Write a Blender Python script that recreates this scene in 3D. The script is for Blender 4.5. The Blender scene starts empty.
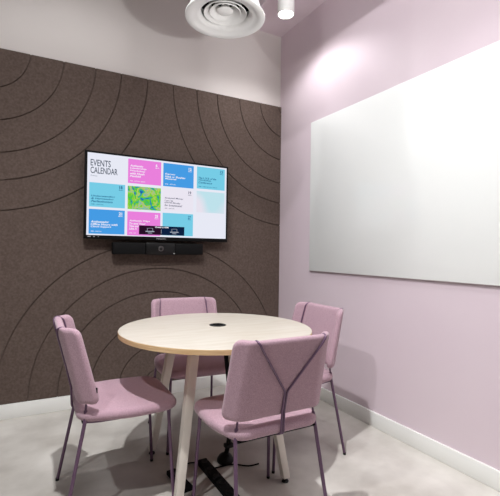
import bpy, bmesh, math, random
from mathutils import Vector, Matrix, noise
random.seed(4)
SC = bpy.context.scene
COL = SC.collection
PI = math.pi

# ------------------------------------------------------------------ helpers
def finish(name, bm, mats, parent=None, smooth=None, loc=None, rot=None):
    me = bpy.data.meshes.new(name)
    bmesh.ops.recalc_face_normals(bm, faces=bm.faces)
    bm.to_mesh(me); bm.free()
    if not isinstance(mats, (list, tuple)): mats = [mats]
    for m in mats: me.materials.append(m)
    o = bpy.data.objects.new(name, me); COL.objects.link(o)
    if parent: o.parent = parent
    if loc: o.location = loc
    if rot: o.rotation_euler = rot
    if smooth is not None:
        me.polygons.foreach_set('use_smooth', [True]*len(me.polygons))
        if smooth < 3:
            me.set_sharp_from_angle(angle=smooth)
    return o

def tag(o, label, cat, group=None):
    o['label'] = label; o['category'] = cat
    if group: o['group'] = group
    return o

def thing(name, label, cat, loc=(0,0,0), rz=0, group=None):
    o = bpy.data.objects.new(name, None); COL.objects.link(o)
    o.empty_display_size = .05
    o.location = loc; o.rotation_euler = (0, 0, rz)
    return tag(o, label, cat, group)

def structure(o):
    o['kind'] = 'structure'; return o

def box(bm, a, b, bev=0, seg=2, mat=0):
    r = bmesh.ops.create_cube(bm, size=1)
    vs = r['verts']
    for v in vs:
        v.co = Vector([(a[i]+b[i])/2 + v.co[i]*(b[i]-a[i]) for i in range(3)])
    es = list({e for v in vs for e in v.link_edges})
    for f in {f for v in vs for f in v.link_faces}: f.material_index = mat
    if bev:
        bmesh.ops.bevel(bm, geom=es, offset=bev, segments=seg, profile=.5, affect='EDGES')

def mbox(name, a, b, mat, parent=None, bev=0, seg=2, **k):
    bm = bmesh.new(); box(bm, a, b, bev, seg)
    return finish(name, bm, mat, parent, smooth=.6 if bev else None, **k)

def round_path(pts, rad, n=5):
    pts = [Vector(p) for p in pts]; out = [pts[0]]
    for i in range(1, len(pts)-1):
        a, b, c = pts[i-1], pts[i], pts[i+1]
        d1 = (a-b); d2 = (c-b)
        r = min(rad, d1.length*.45, d2.length*.45)
        p, q = b+d1.normalized()*r, b+d2.normalized()*r
        for k in range(n+1):
            t = k/n; out.append(p*(1-t)**2 + b*2*t*(1-t) + q*t*t)
    out.append(pts[-1]); return out

def tube(bm, pts, r, n=10, mat=0, caps=True):
    pts = [Vector(p) for p in pts]
    t0 = (pts[1]-pts[0]).normalized()
    ref = Vector((0,0,1)) if abs(t0.z) < .9 else Vector((1,0,0))
    nrm = (ref - t0*ref.dot(t0)).normalized()
    rings = []
    for i, p in enumerate(pts):
        if i == 0: t = t0
        elif i == len(pts)-1: t = (pts[i]-pts[i-1]).normalized()
        else: t = ((pts[i+1]-p).normalized() + (p-pts[i-1]).normalized()).normalized()
        nrm = (nrm - t*nrm.dot(t)).normalized()
        bi = t.cross(nrm)
        rr = r[i] if isinstance(r, (list, tuple)) else r
        rings.append([bm.verts.new(p + (nrm*math.cos(a)+bi*math.sin(a))*rr) for a in [2*PI*k/n for k in range(n)]])
    for A, B in zip(rings, rings[1:]):
        for k in range(n):
            f = bm.faces.new((A[k], A[(k+1)%n], B[(k+1)%n], B[k])); f.material_index = mat
    if caps:
        for R in (rings[0], rings[-1]):
            f = bm.faces.new(R); f.material_index = mat

def lathe(bm, prof, n=48, c=(0,0,0), mat=0, closed=False):
    rings = []
    for r, z in prof:
        if r < 1e-6: rings.append([bm.verts.new((c[0], c[1], c[2]+z))])
        else: rings.append([bm.verts.new((c[0]+r*math.cos(2*PI*k/n), c[1]+r*math.sin(2*PI*k/n), c[2]+z)) for k in range(n)])
    pairs = list(zip(rings, rings[1:]))
    if closed: pairs.append((rings[-1], rings[0]))
    for A, B in pairs:
        for k in range(n):
            k2 = (k+1) % n
            if len(A) == 1 and len(B) == 1: continue
            if len(A) == 1: f = bm.faces.new((A[0], B[k], B[k2]))
            elif len(B) == 1: f = bm.faces.new((A[k], A[k2], B[0]))
            else: f = bm.faces.new((A[k], A[k2], B[k2], B[k]))
            f.material_index = mat

# ------------------------------------------------------------------ materials
def lin(c):
    return tuple(((x/255)/12.92 if x/255 <= .04045 else ((x/255+.055)/1.055)**2.4) for x in c) + (1,)

def base_mat(name, col, rough=.5, metal=0, spec=.5):
    m = bpy.data.materials.new(name); m.use_nodes = True
    b = m.node_tree.nodes['Principled BSDF']
    b.inputs['Base Color'].default_value = lin(col)
    b.inputs['Roughness'].default_value = rough
    b.inputs['Metallic'].default_value = metal
    b.inputs['Specular IOR Level'].default_value = spec
    return m

def mottled(name, c1, c2, scale=3, rough=.6, bump=0, bscale=200, detail=6, spec=.5, lo=.35, hi=.65, stretch=(1,1,1), rvar=0, dist=.01):
    m = base_mat(name, c1, rough, spec=spec); nt = m.node_tree; N = nt.nodes; L = nt.links
    b = N['Principled BSDF']
    tc = N.new('ShaderNodeTexCoord'); mp = N.new('ShaderNodeMapping'); mp.inputs['Scale'].default_value = stretch
    L.new(tc.outputs['Object'], mp.inputs['Vector'])
    nz = N.new('ShaderNodeTexNoise'); nz.inputs['Scale'].default_value = scale; nz.inputs['Detail'].default_value = detail
    L.new(mp.outputs['Vector'], nz.inputs['Vector'])
    cr = N.new('ShaderNodeValToRGB'); cr.color_ramp.elements[0].position = lo; cr.color_ramp.elements[1].position = hi
    cr.color_ramp.elements[0].color = lin(c1); cr.color_ramp.elements[1].color = lin(c2)
    L.new(nz.outputs['Fac'], cr.inputs['Fac']); L.new(cr.outputs['Color'], b.inputs['Base Color'])
    if bump:
        n2 = N.new('ShaderNodeTexNoise'); n2.inputs['Scale'].default_value = bscale; n2.inputs['Detail'].default_value = 3
        L.new(tc.outputs['Object'], n2.inputs['Vector'])
        bp = N.new('ShaderNodeBump'); bp.inputs['Strength'].default_value = bump; bp.inputs['Distance'].default_value = dist
        L.new(n2.outputs['Fac'], bp.inputs['Height']); L.new(bp.outputs['Normal'], b.inputs['Normal'])
    if rvar:
        mr = N.new('ShaderNodeMapRange'); mr.inputs['To Min'].default_value = rough-rvar; mr.inputs['To Max'].default_value = rough+rvar
        L.new(nz.outputs['Fac'], mr.inputs['Value']); L.new(mr.outputs['Result'], b.inputs['Roughness'])
    return m

def emit(name, col, s=1):
    m = bpy.data.materials.new(name); m.use_nodes = True; nt = m.node_tree
    nt.nodes.remove(nt.nodes['Principled BSDF'])
    e = nt.nodes.new('ShaderNodeEmission'); e.inputs['Color'].default_value = lin(col); e.inputs['Strength'].default_value = s
    nt.links.new(e.outputs[0], nt.nodes['Material Output'].inputs['Surface'])
    return m

M_pinkwall = mottled('pink_paint', (219,202,210), (221,205,212), 2, .55, .04, 300, spec=.3)
M_beige = mottled('beige_paint', (214,207,203), (217,210,206), 2, .7, .03, 300, spec=.3)
M_taupe = mottled('taupe_paint', (66,61,59), (72,66,63), 2, .7, .03, 300, spec=.3)
M_grey = base_mat('grey_soffit_paint', (140,136,134), .8)
M_white = base_mat('white_paint', (226,226,222), .5)
M_base = base_mat('baseboard_paint', (240,240,236), .4)
M_felt = mottled('brown_felt', (88,75,69), (105,91,84), 70, .95, .5, 500, detail=8, spec=.1, lo=.3, hi=.7, dist=.004)
M_floor = mottled('polished_concrete', (176,170,162), (220,216,209), 3.2, .34, .02, 60, detail=9, spec=.4, lo=.3, hi=.7, rvar=.08)
M_fabric = mottled('mauve_wool', (156,124,137), (192,161,172), 330, .9, .6, 700, detail=3, spec=.15, lo=.3, hi=.7, dist=.002)
M_fabric.node_tree.nodes['Principled BSDF'].inputs['Sheen Weight'].default_value = .25
M_rod = base_mat('plum_steel', (100,74,98), .38, .25)
M_black = base_mat('black_plastic', (13,12,13), .4, spec=.3)
M_blackm = base_mat('matt_black', (11,10,11), .8, spec=.2)
M_board = base_mat('white_glass', (239,240,238), .12, spec=.3)
M_leg = base_mat('cream_steel', (226,218,208), .4)
M_diff = base_mat('diffuser_white', (242,241,238), .45)
M_glow = emit('lamp_glow', (255,250,242), 14)
M_ply = mottled('plywood_edge', (196,160,116), (216,184,142), 30, .5, spec=.4, stretch=(.3,.3,8))

def wood_top():
    m = base_mat('birch_laminate', (226,214,194), .35, spec=.4); nt = m.node_tree; N = nt.nodes; L = nt.links
    b = N['Principled BSDF']; tc = N.new('ShaderNodeTexCoord')
    mp = N.new('ShaderNodeMapping'); mp.inputs['Rotation'].default_value = (0,0,.55); mp.inputs['Scale'].default_value = (3,22,1)
    L.new(tc.outputs['Object'], mp.inputs['Vector'])
    nz = N.new('ShaderNodeTexNoise'); nz.inputs['Scale'].default_value = 1.6; nz.inputs['Detail'].default_value = 7; nz.inputs['Distortion'].default_value = .5
    L.new(mp.outputs['Vector'], nz.inputs['Vector'])
    cr = N.new('ShaderNodeValToRGB'); cr.color_ramp.elements[0].position = .3; cr.color_ramp.elements[1].position = .62
    cr.color_ramp.elements[0].color = lin((190,180,166)); cr.color_ramp.elements[1].color = lin((200,193,182))
    L.new(nz.outputs['Fac'], cr.inputs['Fac']); L.new(cr.outputs['Color'], b.inputs['Base Color'])
    return m
M_wood = wood_top()

# ------------------------------------------------------------------ the room
XL, YF, ZC, ZH = -3.4, -4.7, 3.135, 3.9
XS = -.407      # edge of the low pink ceiling strip
structure(mbox('floor', (XL-.1, YF-.1, -.1), (.1, .1, 0), M_floor))
structure(mbox('wall_back', (XL-.1, 0, 0), (.1, .1, ZH), M_beige))
structure(mbox('wall_right', (0, YF, 0), (.1, 0, ZH), M_pinkwall))
structure(mbox('wall_left', (XL-.1, YF, 0), (XL, 0, ZH), M_taupe))
structure(mbox('wall_front', (XL-.1, YF-.1, 0), (.1, YF, ZH), M_taupe))
structure(mbox('ceiling', (XL-.1, YF-.1, ZH), (.1, .1, ZH+.1), M_grey))
structure(mbox('ceiling', (XS, YF, ZC), (0, 0, ZH), M_pinkwall))   # low strip above the whiteboard
def skirting(name, side):
    bm = bmesh.new()
    if side == 'back': box(bm, (XL, -.028, 0), (0, 0, .098), .003)
    if side == 'right': box(bm, (-.016, YF, 0), (0, -.028, .096), .003)
    if side == 'left': box(bm, (XL, YF, 0), (XL+.016, -.028, .096), .003)
    return structure(finish(name, bm, M_base, smooth=.6))
skirting('baseboard_back', 'back'); skirting('baseboard_right', 'right'); skirting('baseboard_left', 'left')

# felt cladding with circular V-cut grooves
def felt_panel():
    bm = bmesh.new(); box(bm, (XL+.002, -.020, .100), (-.002, -.0005, 2.477))
    o = finish('felt_wall_panel', bm, M_felt)
    bm = bmesh.new()
    for cx, cz in ((-2.335, 2.487), (.068, 2.487), (-1.125, .105), (-3.53, .105)):
        for r in (.10, .293, .502, .715, .898, 1.10):
            w = .0035; n = 128; rings = []
            for rr, y in ((r-w, -.03), (r+w, -.03), (r+w, -.0115), (r-w, -.0115)):
                rings.append([bm.verts.new((cx+rr*math.cos(2*PI*k/n), y, cz+rr*math.sin(2*PI*k/n))) for k in range(n)])
            for a in range(4):
                A, B = rings[a], rings[(a+1)%4]
                for k in range(n):
                    bm.faces.new((A[k], A[(k+1)%n], B[(k+1)%n], B[k]))
    cut = finish('cutter', bm, M_felt)
    md = o.modifiers.new('cut', 'BOOLEAN'); md.operation = 'DIFFERENCE'; md.object = cut; md.solver = 'EXACT'
    dg = bpy.context.evaluated_depsgraph_get(); dg.update()
    me = bpy.data.meshes.new_from_object(o.evaluated_get(dg))
    o.modifiers.clear(); o.data = me
    bpy.data.objects.remove(cut, do_unlink=True)
    return tag(o, 'dark brown felt wall cladding with circular cut grooves behind the television', 'wall panel')
felt_panel()

# ------------------------------------------------------------------ whiteboard
wb = thing('whiteboard', 'large frameless white glass writing board mounted on the pink wall', 'whiteboard', (0, -1.68, .997))
mbox('glass_panel', (-.018, -1.2, 0), (-.012, 1.183, 1.208), M_board, wb, bev=.002)
for y in (-1.1, 0, 1.1):
    for z in (.1, 1.1):
        bm = bmesh.new(); tube(bm, [(-.0125, y, z), (0, y, z)], .018, 16)
        finish('spacer', bm, M_diff, wb, smooth=.6)
mbox('back_panel', (-.0122, -1.17, .03), (-.007, 1.155, 1.178), M_rod, wb)

# ------------------------------------------------------------------ television
TY = -.10
tv = thing('television', 'wall-mounted flat television showing an events calendar on brown felt', 'television', (-1.132, 0, 1.22))
def tl(x, z, y=TY): return (x+1.132, y, z-1.22)
bm = bmesh.new(); box(bm, tl(-1.692, 1.2215, TY), tl(-.571, 1.851, TY+.035), .0015)
finish('casing', bm, M_blackm, tv, smooth=.6)
bm = bmesh.new(); box(bm, tl(-1.52, 1.30, TY+.034), tl(-.74, 1.78, TY+.055), .01)
finish('rear_housing', bm, M_blackm, tv, smooth=.6)
bm = bmesh.new(); box(bm, tl(-1.33, 1.36, TY+.054), tl(-.93, 1.72, -.0198))
finish('wall_bracket', bm, M_blackm, tv)

TVS = .73
m_scr = [emit('screen_white', (238,240,252), TVS), emit('screen_cyan', (122,210,236), TVS), emit('screen_blue', (72,160,234), TVS),
         emit('screen_pink', (240,132,226), TVS), None, None, emit('screen_popup_plum', (42,16,40), TVS), emit('screen_popup_navy', (14,34,66), TVS), emit('screen_lilac', (241,236,248), TVS)]
def art_mat():
    m = emit('screen_artwork', (120,190,60), TVS); nt = m.node_tree; N = nt.nodes; L = nt.links
    tc = N.new('ShaderNodeTexCoord'); nz = N.new('ShaderNodeTexNoise'); nz.inputs['Scale'].default_value = 15; nz.inputs['Detail'].default_value = 6; nz.inputs['Distortion'].default_value = 1.8
    L.new(tc.outputs['Object'], nz.inputs['Vector']); cr = N.new('ShaderNodeValToRGB'); e = cr.color_ramp.elements
    e[0].position = .30; e[0].color = lin((25,60,150)); e[1].position = .75; e[1].color = lin((226,206,150))
    for p, c in ((.38,(40,140,200)), (.42,(70,200,60)), (.5,(140,215,60)), (.55,(196,206,110)), (.60,(90,190,190)), (.65,(205,195,90))):
        x = e.new(p); x.color = lin(c)
    L.new(nz.outputs['Fac'], cr.inputs['Fac']); L.new(cr.outputs['Color'], N['Emission'].inputs['Color'])
    return m
def pale_mat():
    m = emit('screen_pale_artwork', (220,235,245), TVS); nt = m.node_tree; N = nt.nodes; L = nt.links
    tc = N.new('ShaderNodeTexCoord'); nz = N.new('ShaderNodeTexNoise'); nz.inputs['Scale'].default_value = 3.2; nz.inputs['Detail'].default_value = 1
    L.new(tc.outputs['Object'], nz.inputs['Vector']); cr = N.new('ShaderNodeValToRGB'); e = cr.color_ramp.elements
    e[0].position = .42; e[0].color = lin((196,232,242)); e[1].position = .58; e[1].color = lin((238,232,244))
    L.new(nz.outputs['Fac'], cr.inputs['Fac']); L.new(cr.outputs['Color'], N['Emission'].inputs['Color'])
    return m
m_scr[4] = art_mat(); m_scr[5] = pale_mat()
tiles = [(-1.676,-.586,1.2475,1.8365,0,0)]
C1, C2, C3, C4 = (-1.6615,-1.4115), (-1.3925,-1.1425), (-1.1255,-.8765), (-.849,-.602)
for c, z0, z1, mi in ((C2,1.6425,1.8235,3), (C3,1.6425,1.8225,2), (C4,1.6475,1.8245,1),
                      (C1,1.4510,1.6245,1), (C2,1.4490,1.6220,4), (C3,1.4545,1.6270,8), (C4,1.4560,1.6270,5),
                      (C1,1.2575,1.4340,2), (C2,1.2535,1.4320,3), (C3,1.2605,1.4360,1)):
    tiles.append((c[0], c[1], z0, z1, mi, .0004))
tiles.append((-1.3053,-1.134,1.2625,1.331,6,.0008)); tiles.append((-1.134,-.948,1.2625,1.331,7,.0008))
bm = bmesh.new()
for x0, x1, z0, z1, mi, dy in tiles:
    y = TY-.0005-dy
    f = bm.faces.new([bm.verts.new(tl(x, z, y)) for x, z in ((x0,z0),(x1,z0),(x1,z1),(x0,z1))]); f.material_index = mi
screen = finish('screen', bm, m_scr, tv)

FONT = None
def lettering(name, lines, mat, parent=None, y=TY-.0018):
    """lines: (text, x0, x1, z0, z1[, shear]) fitted into the given box, all in one mesh"""
    bm = bmesh.new()
    for ln in lines:
        t, x0, x1, z0, z1 = ln[:5]; sh = ln[5] if len(ln) > 5 else 0
        cu = bpy.data.curves.new('t', 'FONT'); cu.body = t; cu.size = 1; cu.offset = ln[6] if len(ln) > 6 else .012; cu.shear = sh
        cu.resolution_u = 3
        o = bpy.data.objects.new('t', cu); COL.objects.link(o)
        bpy.context.view_layer.update()
        me = bpy.data.meshes.new_from_object(o.evaluated_get(bpy.context.evaluated_depsgraph_get()))
        xs = [v.co.x for v in me.vertices]; ys = [v.co.y for v in me.vertices]
        ax, bx, ay, by = min(xs), max(xs), min(ys), max(ys)
        for v in me.vertices:
            v.co = Vector(tl(x0+(v.co.x-ax)/(bx-ax)*(x1-x0), z0+(v.co.y-ay)/(by-ay)*(z1-z0), y))
        bm.from_mesh(me)
        bpy.data.objects.remove(o, do_unlink=True); bpy.data.meshes.remove(me); bpy.data.curves.remove(cu)
    me = bpy.data.meshes.new(name); bm.to_mesh(me); bm.free(); me.materials.append(mat)
    o = bpy.data.objects.new(name, me); COL.objects.link(o); o.parent = parent
    return o
m_tdark = emit('type_dark', (52,66,86), TVS); m_tnavy = emit('type_navy', (34,104,148), TVS); m_twhite = emit('type_white', (250,248,255), TVS)
m_tgrey = emit('type_grey', (104,106,128), TVS); m_tpale = emit('type_pale', (170,178,192), TVS)
o = lettering('heading_text', [('EVENTS', -1.655, -1.517, 1.743, 1.790, 0, .008), ('CALENDAR', -1.655, -1.468, 1.690, 1.736, 0, .008)], m_tdark, screen)
lettering('subheading_text', [('Events', -1.653, -1.608, 1.668, 1.679)], m_tpale, screen)
def event(col, z0, lines, mat, date, month, foot, w=1.0, pitch=.0185, base=None, fmat=None):
    x0 = col[0]+.014; out = []; n = len(lines); zz = base if base else z0+.035
    for i, (t, wd) in enumerate(lines):
        z = zz+(n-1-i)*pitch
        out.append((t, x0, x0+wd, z, z+.0155, .25, .022))
    lettering('event_title', out, mat, screen)
    lettering('event_details', [(foot[0], x0, x0+foot[1], z0+.014, z0+.021, 0, .01)], mat, screen); out = []
    dx = col[1]-.043
    top = z0+.176
    out.append((date, dx, dx+(.024 if len(date) > 1 else .013), top-.036, top-.013, 0, .03))
    out.append((month, dx-.002, dx+.027, top-.047, top-.040, 0, .015))
    return lettering('event_date', out, mat, screen)
event(C2, 1.6425, [('Authentic',.098),('Leadership',.122),('Workshop',.112),('with Noah',.108),('Penfold',.082)], m_twhite, '6', 'MAR', ('4PM - VIRTUAL EVENT',.115), pitch=.0195, base=1.689)
event(C3, 1.6425, [('Express',.082),('Neck or Shoulder',.168),('Massages',.092)], m_twhite, '12', 'MARCH', ('4PM - VIRTUAL',.088), base=1.693)
event(C4, 1.6475, [('The L.I.F.E. of the',.155),('Workshop',.11),('Conference',.118)], m_tnavy, '13', 'MAR', ('4PM - 5PM VIRTUAL EVENT',.165), base=1.690)
event(C1, 1.4510, [('Understanding',.165),('& Harnessing',.155),('Perfectionism',.148)], m_tnavy, '18', 'MAR', ('4PM - VIRTUAL',.085), base=1.483)
event(C3, 1.4545, [('Stressed? Money',.150),('1 on 1 to',.068),('GWYR Monday',.128),('for Investment!',.142)], m_tgrey, '19', 'MARCH', ('4PM - VIRTUAL',.08), base=1.488)
event(C1, 1.2575, [('Ambassador',.126),('Office Hours with',.186),('Cloud Support',.142)], m_twhite, '21', 'MARCH', ('4PM - VIRTUAL',.075), base=1.300)
event(C2, 1.2535, [('Authentic Ways',.155),('To end Your',.122),('Time and',.07),('Like A',.055)], m_twhite, '25', 'MARCH', ('4PM - VIR',.05), pitch=.0195, base=1.296)
lettering('event_date', [('27', C3[1]-.043, C3[1]-.019, 1.398, 1.422, 0, .03), ('MAR', C3[1]-.043, C3[1]-.019, 1.388, 1.395)], m_tnavy, screen)
# pop-up icons
def fr(x0, x1, z0, z1, y=TY-.0022):
    bm.faces.new([bm.verts.new(tl(x, z, y)) for x, z in ((x0,z0),(x1,z0),(x1,z1),(x0,z1))])
for cx in (-1.222, -1.030):
    bm = bmesh.new()
    fr(cx-.022, cx+.022, 1.3105, 1.3125); fr(cx-.022, cx-.019, 1.292, 1.3105); fr(cx+.019, cx+.022, 1.292, 1.3105)
    fr(cx-.034, cx+.034, 1.284, 1.291); fr(cx-.016, cx+.016, 1.273, 1.278)
    finish('popup_icon', bm, m_tpale, screen)
bm = bmesh.new(); fr(-1.136, -1.133, 1.275, 1.305); finish('popup_divider', bm, m_tpale, screen)
lettering('popup_text', [('Wireless or HDMI', -1.184, -1.078, 1.3165, 1.3275, 0, .03)], m_twhite, screen, y=TY-.0022)
m_logo = base_mat('logo_grey', (150,150,155), .4)
lettering('maker_mark', [('Panasonic', -1.170, -1.096, 1.2285, 1.2405, 0, .02)], m_logo, tv, y=TY-.0006)
for x0, x1 in ((-1.668,-1.645), (-1.630,-1.618), (-1.597,-1.592)):
    bm = bmesh.new()
    bm.faces.new([bm.verts.new(tl(x, z, TY-.0006)) for x, z in ((x0,1.2345),(x1,1.2345),(x1,1.241),(x0,1.241))])
    finish('status_mark', bm, m_logo, tv)

# video bar below the television
vb = thing('video_bar', 'black video conferencing bar with a round lens under the television', 'video bar', (-1.139, 0, 1.109))
def vl(x0, x1, z0, z1, y0, y1): return (x0+1.139, y0, z0-1.109), (x1+1.139, y1, z1-1.109)
a, b = vl(-1.021, -.787, 1.112, 1.200, -.103, -.035); mbox('speaker_grille', a, b, M_blackm, vb, bev=.006)
a, b = vl(-1.491, -1.252, 1.112, 1.200, -.103, -.035); mbox('speaker_grille', a, b, M_blackm, vb, bev=.006)
a, b = vl(-1.250, -1.023, 1.109, 1.203, -.106, -.030); mbox('camera_housing', a, b, M_black, vb, bev=.006)
a, b = vl(-1.40, -.88, 1.13, 1.19, -.036, -.0198); mbox('wall_bracket', a, b, M_blackm, vb)
M_lens = base_mat('lens_ring', (96,92,92), .3, .6)
bm = bmesh.new(); lathe(bm, [(.0,.0),(.021,.0),(.021,.006),(.017,.009),(.0135,.004),(0,.004)], 32)
ln = finish('lens', bm, M_lens, vb, smooth=.6, loc=(.003, -.106, .048), rot=(PI/2,0,0))
bm = bmesh.new(); lathe(bm, [(0,.0045),(.010,.0045),(.007,.008),(0,.009)], 24)
finish('lens_glass', bm, M_black, ln, smooth=3)
bm = bmesh.new(); lathe(bm, [(0,0),(.0028,0),(.0028,.001),(0,.001)], 12)
finish('status_light', bm, emit('led_white', (230,230,225), 1.0), vb, loc=(.108, -.106, .012), rot=(PI/2,0,0))

# ------------------------------------------------------------------ chairs
def pillow_grid(fn, T, edge, hw_fn, hh, corner, nu, nv, crown=None, dents=()):
    """closed cushion. fn(u, v, n) -> xyz with n the offset along the thickness"""
    bm = bmesh.new()
    def ease(k, n):
        t = k/n*2-1
        return math.copysign(1-(1-abs(t))**1.6, t)
    F = [[None]*(nu+1) for _ in range(nv+1)]; B = [[None]*(nu+1) for _ in range(nv+1)]
    for j in range(nv+1):
        v = ease(j, nv)*hh
        hw = hw_fn(v/hh)
        cr = corner(v)
        dv = hh-abs(v)
        cut = 0 if dv >= cr else cr - math.sqrt(max(0, cr*cr-(cr-dv)**2))
        for i in range(nu+1):
            s = ease(i, nu); u = s*(hw-cut)
            du = (hw-cut)-abs(u)
            if dv < cr and abs(u) > hw-cr:
                d = cr - math.hypot(abs(u)-(hw-cr), cr-dv); 
            else: d = min(du, dv)
            d = max(0, min(d, du, dv))
            k = min(1, d/edge); th = T/2*math.sqrt(max(0, 1-(1-k)**2))
            for c, w, a in dents:
                th -= a*math.exp(-((abs(u)-c(v/hh))/w)**2)*k
            th = max(th, 0)
            cz = crown(u, v) if crown else 0
            rim = j in (0, nv) or i in (0, nu)
            F[j][i] = bm.verts.new(fn(u, v, th+cz))
            B[j][i] = F[j][i] if rim else bm.verts.new(fn(u, v, -th))
    def quad(G, a, b, c, d):
        vs = []
        for q in (a, b, c, d):
            x = G[q[0]][q[1]]
            if x not in vs: vs.append(x)
        if len(vs) >= 3:
            try: bm.faces.new(vs)
            except ValueError: pass
    for j in range(nv):
        for i in range(nu):
            quad(F, (j,i), (j,i+1), (j+1,i+1), (j+1,i)); quad(B, (j,i), (j+1,i), (j+1,i+1), (j,i+1))
    bmesh.ops.remove_doubles(bm, verts=bm.verts, dist=1e-5)
    return bm

SL = .258                                           # rake of the backrest
def back_y(z): return -.248 + SL*(.814-z)
def cw(t): return .168 - .012*t                     # half distance between the creases, t = -1 bottom, 1 top
ZB, ZT = .500, .822
def back_fn(u, v, n):
    # centre line of the folded cushion: flat middle, wings folded forward past the crease with a soft bend
    t = v/((ZT-ZB)/2); c = cw(t); ang = math.radians(52 - 6*t)
    s = abs(u); R = .030; L = R*ang; s0 = c-L/2
    if s <= s0: x, y, a = s, 0, 0
    elif s <= s0+L:
        a = (s-s0)/R; x = s0+R*math.sin(a); y = R*(1-math.cos(a))
    else:
        a = ang; e = s-s0-L; x = s0+R*math.sin(a)+e*math.cos(a); y = R*(1-math.cos(a))+e*math.sin(a)
    nx, ny = -math.sin(a), math.cos(a)
    x += nx*n; y += ny*n
    z = (ZB+ZT)/2+v
    return (math.copysign(x, u) if abs(u) > 1e-9 else x*0, back_y(z)+y, z)
def make_chair():
    t = thing('meeting_chair', '', 'chair')
    # seat: wider than deep at the middle, rounded, front edge rolled down
    def seat_fn(u, v, n):
        y = .036+v; z = .447+n
        if v > .13: z -= ((v-.13)/.10)**2*.014
        z -= (abs(u)/.235)**4*.004
        return (u, y, z)
    bm = pillow_grid(seat_fn, .044, .022, lambda q: .236-.040*max(0,-q)**1.5-.026*max(0,q)**2.2, .222,
                     lambda v: .085 if v > 0 else .06, 26, 26, crown=lambda u, v: .004*(1-(u/.23)**2)*(1-(v/.23)**2))
    finish('seat', bm, M_fabric, t, smooth=3)
    bm = bmesh.new(); box(bm, (-.185, -.165, .417), (.185, .215, .426), .003)
    finish('seat_base', bm, M_blackm, t, smooth=.6)
    bm = pillow_grid(back_fn, .034, .016, lambda q: .252-.008*q, (ZT-ZB)/2, lambda v: .032, 44, 22,
                     dents=((cw, .012, .007),))
    bk = finish('backrest', bm, M_fabric, t, smooth=3)
    # small black maker tag folded round the wing edge, on the sitter's right
    x, y, z = back_fn(.250, -.100, 0)
    bm = bmesh.new(); box(bm, (-.001, -.008, -.011), (.002, .009, .011))
    tg = finish('fabric_tag', bm, M_blackm, bk, loc=(x, y+.003, z), rot=(0, 0, -math.radians(40)))
    rr = .0078; vr = .0046
    for s in (1, -1):
        # rear leg: foot -> seat side -> up in front of the backrest crease, over the top, down the back as one arm of the Y
        bm = bmesh.new()
        tube(bm, round_path([(s*.216,-.232,.008), (s*.189,-.152,.430), (s*.183,-.150,.470)], .03), rr, 12)
        lg = finish('leg', bm, M_rod, t, smooth=.8)
        bm = bmesh.new(); tube(bm, [(s*.2165,-.2335,0), (s*.2160,-.232,.012)], .0086, 12); finish('foot_cap', bm, M_black, lg, smooth=.6)
        bm = bmesh.new()
        tube(bm, [(s*.202,.232,.008), (s*.184,.205,.425)], rr, 12)
        lf = finish('leg', bm, M_rod, t, smooth=.8)
        bm = bmesh.new(); tube(bm, [(s*.2022,.2325,0), (s*.202,.232,.012)], .0086, 12); finish('foot_cap', bm, M_black, lf, smooth=.6)
        bm = bmesh.new()
        fz = lambda z, off: back_y(z)+off
        path = [(s*.183,-.150,.468), (s*.176, fz(.52,.025), .52), (s*.160, fz(.805,.025), .805), (s*.157, fz(.826,.004), .8225),
                (s*.152, fz(.81,-.018), .812), (s*.136, fz(.785,-.0205), .785), (s*.0052, fz(.60,-.0205), .603), (s*.0052, fz(.52,-.022), .52), (s*.0052, -.19, .432), (s*.0052,-.16,.418)]
        tube(bm, round_path(path, .012, 4), [vr]*len(round_path(path, .012, 4)), 10)
        finish('back_strap_rod', bm, M_rod, t, smooth=.8)
        bm = bmesh.new()
        tube(bm, round_path([(s*.188,-.150,.424), (s*.178,-.10,.414), (s*.178,.15,.414), (s*.184,.205,.424)], .03), .006, 10)
        finish('seat_rail', bm, M_rod, t, smooth=.8)
    return t
def copy_tree(o, parent=None):
    c = o.copy(); COL.objects.link(c)
    if parent: c.parent = parent
    for ch in list(o.children): copy_tree(ch, c)
    return c
proto = make_chair()
spots = [(-1.667,-1.201,-90.96,'mauve chair on the left, seen side-on with its seat facing right'),
         (-1.152,-1.671,.7,'nearest mauve chair, its back to the viewer with a Y-shaped rod'),
         (-1.115,-.755,176,'mauve chair behind the table, facing the viewer below the television'),
         (-.671,-1.206,89.7,'mauve chair on the far right of the table, by the pink wall')]
for i, (x, y, a, lab) in enumerate(spots):
    o = proto if i == 0 else copy_tree(proto)
    o.location = (x, y, 0); o.rotation_euler.z = math.radians(a)
    tag(o, lab, 'chair', 'mauve chairs around the table')

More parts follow.
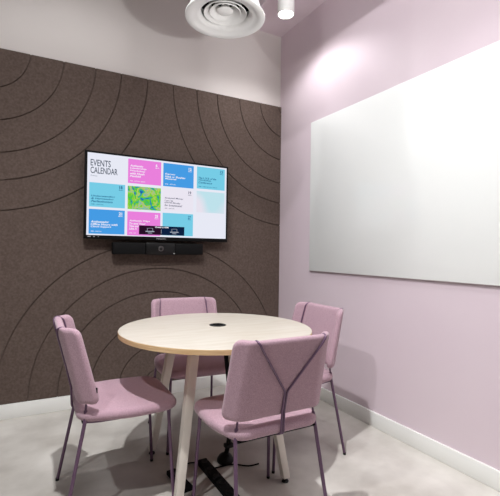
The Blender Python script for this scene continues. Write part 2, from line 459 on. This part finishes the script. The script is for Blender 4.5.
# ------------------------------------------------------------------ table
TX, TYY, TR = -1.150, -1.212, .503
tb = thing('round_table', 'round pale birch table on cream splayed legs between four chairs', 'table', (TX, TYY, 0))
bm = bmesh.new(); lathe(bm, [(0,.7392),(TR-.0015,.7392),(TR-.001,.7400),(TR-.003,.7415),(0,.7415)], 128)
finish('tabletop', bm, M_wood, tb, smooth=.5)
bm = bmesh.new(); lathe(bm, [(0,.715),(TR-.006,.715),(TR,.7175),(TR,.7380),(TR-.0012,.7393),(0,.7393)], 128)
finish('plywood_edge', bm, M_ply, tb, smooth=.5)
for ox, oy in ((-.258,.29), (-.29,-.257), (.257,-.29), (.257,.29)):
    bm = bmesh.new(); w = .0200
    lo = Vector((ox, oy, .022)); hi = Vector((ox*.65, oy*.65, .706))
    vs = []
    for c, ww in ((lo, w*.92), (hi, w*1.12)):
        vs.append([bm.verts.new(c+Vector((a*ww, b*ww, 0))) for a, b in ((-1,-1),(1,-1),(1,1),(-1,1))])
    for k in range(4): bm.faces.new((vs[0][k], vs[0][(k+1)%4], vs[1][(k+1)%4], vs[1][k]))
    bm.faces.new(vs[0]); bm.faces.new(vs[1])
    bmesh.ops.bevel(bm, geom=list(bm.edges), offset=.003, segments=2, profile=.5, affect='EDGES')
    lg = finish('leg', bm, M_leg, tb, smooth=.6)
    bm = bmesh.new(); lathe(bm, [(0,0),(.017,0),(.018,.004),(.014,.010),(.006,.012),(.006,.024),(0,.024)], 20)
    finish('levelling_foot', bm, M_black, lg, smooth=.8, loc=(ox, oy, 0))
bm = bmesh.new(); box(bm, (-.21,-.21,.705), (.21,.21,.7155), .002); finish('under_frame', bm, M_leg, tb, smooth=.6)
gm = bmesh.new(); lathe(gm, [(0,.7412),(.046,.7412),(.046,.7440),(.042,.7455),(.036,.7445),(.0,.7445)], 40)
gr = finish('cable_grommet', gm, M_black, tb, smooth=.6, loc=(.028, .050, 0))
bm = bmesh.new()
for k in range(-3, 4): box(bm, (-.030+abs(k)*.004, k*.008-.0015, .7445), (.030-abs(k)*.004, k*.008+.0015, .7453))
finish('grommet_brush', bm, M_blackm, gr)

# cables below the table
m_cab = M_blackm
cs = thing('cable_drop', 'black cable conduit ending in a weighted foot on the floor under the table', 'cable conduit', (-1.078, -1.19, 0))
bm = bmesh.new(); lathe(bm, [(0,0),(.042,0),(.046,.006),(.044,.020),(.032,.038),(.014,.048),(0,.048)], 28); finish('weighted_foot', bm, M_black, cs, smooth=.8)
bm = bmesh.new(); tube(bm, round_path([(.006,0,.045),(.022,.004,.10),(.020,.004,.40),(-.02,.0,.703)], .05), .012, 12)
finish('conduit', bm, m_cab, cs, smooth=.8)
bm = bmesh.new(); box(bm, (-.005,-.018,.075), (.046,.018,.095), .004); finish('clamp', bm, M_black, cs, smooth=.6)
def strip(name, a, b, w, h, label, group):
    a = Vector(a); b = Vector(b); d = (b-a); ang = math.atan2(d.y, d.x)
    t = thing(name, label, 'power strip', ((a.x+b.x)/2, (a.y+b.y)/2, 0), ang, group)
    L2 = d.length/2
    bm = bmesh.new(); box(bm, (-L2,-w/2,0), (L2,w/2,h), .004); finish('casing', bm, M_blackm, t, smooth=.6)
    n = max(2, int(L2*2/.07))
    for k in range(n):
        bm = bmesh.new(); lathe(bm, [(0,h-.0005),(.016,h-.0005),(.016,h+.0012),(.013,h+.0012),(.013,h+.0004),(0,h+.0004)], 20)
        finish('socket', bm, M_black, t, smooth=.6, loc=(-L2+(k+.5)*2*L2/n, 0, 0))
strip('power_strip', (-1.200,-1.150,0), (-1.195,-1.60,0), .055, .026, 'long black power strip on the floor under the nearest chair', None)
strip('power_strip', (-1.378,-1.172,0), (-1.352,-1.37,0), .05, .022, 'short black power strip behind the table leg, partly hidden', None)
bm = bmesh.new(); tube(bm, round_path([(-1.345,-1.185,.012),(-1.31,-1.15,.005),(-1.26,-1.12,.005),(-1.217,-1.16,.012)], .03), .004, 8)
tag(finish('power_cable', bm, m_cab, smooth=.8), 'thin black cable linking the two power strips on the floor', 'cable')
bm = bmesh.new(); tube(bm, round_path([(-1.180,-1.25,.012),(-1.15,-1.235,.005),(-1.06,-1.235,.005),(-.99,-1.30,.005),(-.93,-1.30,.005)], .04), .004, 8)
tag(finish('power_cable', bm, m_cab, smooth=.8), 'thin black cable leading right from the long power strip', 'cable')

# ------------------------------------------------------------------ ceiling diffuser and lamps
df = thing('ceiling_diffuser', 'round white ceiling air diffuser with concentric rings', 'air vent', (-1.040, -1.020, 2.515))
D = .234
bm = bmesh.new(); lathe(bm, [(D*.60,.050),(D*.62,.030),(D*.72,.014),(D*.80,.012),(D*.82,.005),(D*.97,.0),(D,.004),(D,.012),(D*.93,.030),(D*.84,.10)], 96); finish('flange', bm, M_diff, df, smooth=.9)
for r, z in ((.45,.034), (.31,.040)):
    bm = bmesh.new(); lathe(bm, [(D*(r-.09),z+.055),(D*(r-.02),z+.012),(D*(r+.08),z-.006),(D*(r+.09),z-.002),(D*(r+.0),z+.020),(D*(r-.07),z+.060)], 72, closed=True)
    finish('ring', bm, M_diff, df, smooth=.9)
bm = bmesh.new(); lathe(bm, [(0,.036),(D*.15,.040),(D*.20,.046),(D*.13,.066),(0,.067)], 48); finish('centre_cone', bm, M_diff, df, smooth=.9)
bm = bmesh.new(); lathe(bm, [(D*.84,.10),(D*.84,ZH-2.517)], 64); finish('duct', bm, M_diff, df, smooth=.9)
bm = bmesh.new(); lathe(bm, [(0,.13),(D*.82,.13),(D*.82,.14),(0,.14)], 48); finish('damper', bm, M_blackm, df, smooth=.6)
bm = bmesh.new()
for a in range(4):
    c, s = math.cos(a*PI/2+.5), math.sin(a*PI/2+.5)
    tube(bm, [(c*D*.05, s*D*.05,.075), (c*D*.80, s*D*.80,.075)], .004, 6)
finish('spoke', bm, M_diff, df)

def downlight(x, y, zb, zt, label, power, ang=76, blend=.25, tilt=(0,0)):
    t = thing('cylinder_downlight', label, 'ceiling light', (x, y, zb), 0, 'ceiling downlights')
    h = zt-zb
    bm = bmesh.new(); lathe(bm, [(.052,.012),(.056,0),(.062,0),(.062,h),(0,h)], 40); finish('housing', bm, M_diff, t, smooth=.7)
    bm = bmesh.new(); lathe(bm, [(0,.010),(.053,.010),(.053,.014),(0,.014)], 40); finish('lamp_lens', bm, M_glow, t, smooth=.7)
    for pw, an, bl in ((power[0], ang, blend), (power[1], 150 if power[1] < 100 else 140, .5 if power[1] < 100 else 1)):
        if not pw: continue
        ld = bpy.data.lights.new('downlight_beam', 'SPOT'); ld.energy = pw; ld.spot_size = math.radians(an); ld.spot_blend = bl
        ld.shadow_soft_size = .035; ld.color = (.975, .985, 1)
        lo = bpy.data.objects.new('downlight_beam', ld); COL.objects.link(lo); lo.parent = t
        lo.location = (0, 0, -.012)
for x, y, zt, lab in ((-.388, -.670, ZC, 'white cylinder downlight under the low pink ceiling near the corner'),
                      (-.388, -2.000, ZC, 'white cylinder downlight above the middle of the whiteboard'),
                      (-.388, -3.330, ZC, 'white cylinder downlight above the near end of the whiteboard')):
    downlight(x, y, 2.90, zt, lab, (2, 15) if y > -1 else (2, 1), 76, .25)
for x, y, pw, lab in ((-1.95,-1.00, 25,'white cylinder downlight hung left of the diffuser'), (-2.0,-2.20, 275,'white cylinder downlight hung behind the nearest chair')):
    downlight(x, y, 3.40, ZH, lab, (0, pw), 72, .5)

tk = thing('added_spotlight', 'added out-of-view white spotlight near the left wall aimed at the whiteboard', 'spotlight', (-3.05, -2.5, 3.05))  # unseen spot, added to brighten the right wall and whiteboard
aim = (Vector((0, -1.5, .9)) - Vector((-3.05, -2.5, 3.05))).to_track_quat('-Z', 'Y')
bm = bmesh.new(); lathe(bm, [(.045,.0),(.052,.0),(.052,.16),(.04,.18),(0,.18)], 32); hd = finish('lamp_head', bm, M_diff, tk, smooth=.7); hd.rotation_mode = 'QUATERNION'; hd.rotation_quaternion = aim
bm = bmesh.new(); lathe(bm, [(0,.012),(.046,.012),(.046,.016),(0,.016)], 32); finish('lamp_lens', bm, M_glow, hd)
mbox('stem', (-.012,-.012,.10), (.012,.012,ZH-3.05), M_diff, tk)
ld = bpy.data.lights.new('added_spot_beam', 'SPOT'); ld.energy = 90; ld.spot_size = math.radians(84); ld.spot_blend = .8; ld.shadow_soft_size = .045; ld.color = (.975,.985,1)
lo = bpy.data.objects.new('added_spot_beam', ld); COL.objects.link(lo); lo.parent = hd; lo.location = (0,0,-.01)

def area(name, loc, rot, sx, sy, power, col=(.975,.985,1)):
    ld = bpy.data.lights.new(name, 'AREA'); ld.shape = 'RECTANGLE'; ld.size = sx; ld.size_y = sy; ld.energy = power; ld.color = col
    o = bpy.data.objects.new(name, ld); COL.objects.link(o); o.location = loc; o.rotation_euler = rot; return o
lm = thing('linear_luminaire', 'long white linear lamp hung in the raised ceiling', 'ceiling light', (-.98, -2.2, 3.62))
mbox('housing', (-.035,-1.2,0), (.035,1.2,.06), M_diff, lm, bev=.004)
mbox('diffuser_strip', (-.028,-1.19,-.004), (.028,1.19,.001), emit('strip_glow', (255,250,244), 6), lm)
for y in (-.9, .9): mbox('hanger', (-.003,y-.003,.058), (.003,y+.003,ZH-3.62), M_diff, lm)
a = area('linear_light', (-.98,-2.2,3.61), (0,0,0), .05, 2.38, 22)
# weak area fill added behind the viewer, no opening in that wall
area('added_fill_light', (-1.7, YF+.05, 1.7), (math.radians(90),0,0), 2.8, 2.4, 1, (1,.98,.97))

def uplight(x, y, z, rz, power, lab):
    t = thing('added_uplight', lab, 'added fill lamp', (x, y, z), rz, 'added fill uplights')  # unseen uplights, added to lift the ceiling, diffuser and upper walls
    bm = bmesh.new(); lathe(bm, [(0,-.05),(.05,-.045),(.075,.0),(.082,.05),(.078,.05),(.070,.004),(0,-.01)], 32); finish('shade', bm, M_diff, t, smooth=.8)
    mbox('bracket', (-.10,-.02,-.03), (-.06,.02,.03), M_diff, t)
    ld = bpy.data.lights.new('added_up_beam', 'SPOT'); ld.energy = power; ld.spot_size = math.radians(150); ld.spot_blend = .6; ld.shadow_soft_size = .05; ld.color = (.975,.985,1)
    lo = bpy.data.objects.new('added_up_beam', ld); COL.objects.link(lo); lo.parent = t; lo.location = (0,0,.06); lo.rotation_euler = (PI, math.radians(-12), 0)
uplight(XL+.10, -2.4, 1.95, 0, 46, 'added white uplight on the left wall, out of view')
uplight(-1.3, YF+.10, 1.30, PI/2, 34, 'added white uplight on the wall behind the viewer')

uplight(-.95, -3.15, 1.40, 0, 85, 'added white bowl uplight on a floor pole right of the viewer, out of view')  # unseen floor lamp, added to light the low ceiling strip and diffuser
up = bpy.data.objects['added_uplight.002']; up.name = 'added_floor_uplight'; up['category'] = 'added floor fill lamp'; del up['group']
for ch in list(up.children):
    if ch.name.startswith('bracket'): bpy.data.objects.remove(ch)
    elif ch.name.startswith('added_up_beam'):
        ch.rotation_euler = Vector((.15, 2.15, 1.55)).to_track_quat('-Z', 'Y').to_euler(); ch.data.spot_size = math.radians(50); ch.data.spot_blend = 1
bm = bmesh.new(); tube(bm, [(0,0,-1.39), (0,0,-.045)], .012, 12); finish('pole', bm, M_diff, up, smooth=.8)
bm = bmesh.new(); lathe(bm, [(0,0),(.14,0),(.14,.012),(.02,.02),(0,.02)], 40); finish('base', bm, M_diff, up, smooth=.6, loc=(0,0,-1.40))

# ------------------------------------------------------------------ world, camera
w = bpy.data.worlds.new('World'); SC.world = w; w.use_nodes = True
w.node_tree.nodes['Background'].inputs[0].default_value = (.8,.8,.8,1); w.node_tree.nodes['Background'].inputs[1].default_value = .3
cd = bpy.data.cameras.new('Camera'); cam = bpy.data.objects.new('Camera', cd); COL.objects.link(cam); SC.camera = cam
f, yaw, pitch, roll, cx, cy, ch = 414.16, .4965134, .0070376, .014428, -2.05288, -3.23819, 1.15
cd.sensor_fit = 'HORIZONTAL'; cd.sensor_width = 36; cd.lens = f/500*36; cd.clip_start = .05
F = Vector((math.sin(yaw)*math.cos(pitch), math.cos(yaw)*math.cos(pitch), math.sin(pitch)))
R = Vector((math.cos(yaw), -math.sin(yaw), 0)); U = R.cross(F)
R2 = R*math.cos(roll)+U*math.sin(roll); U2 = -R*math.sin(roll)+U*math.cos(roll)
m = Matrix((R2, U2, -F)).transposed().to_4x4(); m.translation = (cx, cy, ch)
cam.matrix_world = m
vs = SC.view_settings; vs.view_transform = 'Standard'; vs.look = 'None'; vs.gamma = 1; vs.exposure = .36
try: vs.use_curve_mapping = False
except Exception: pass
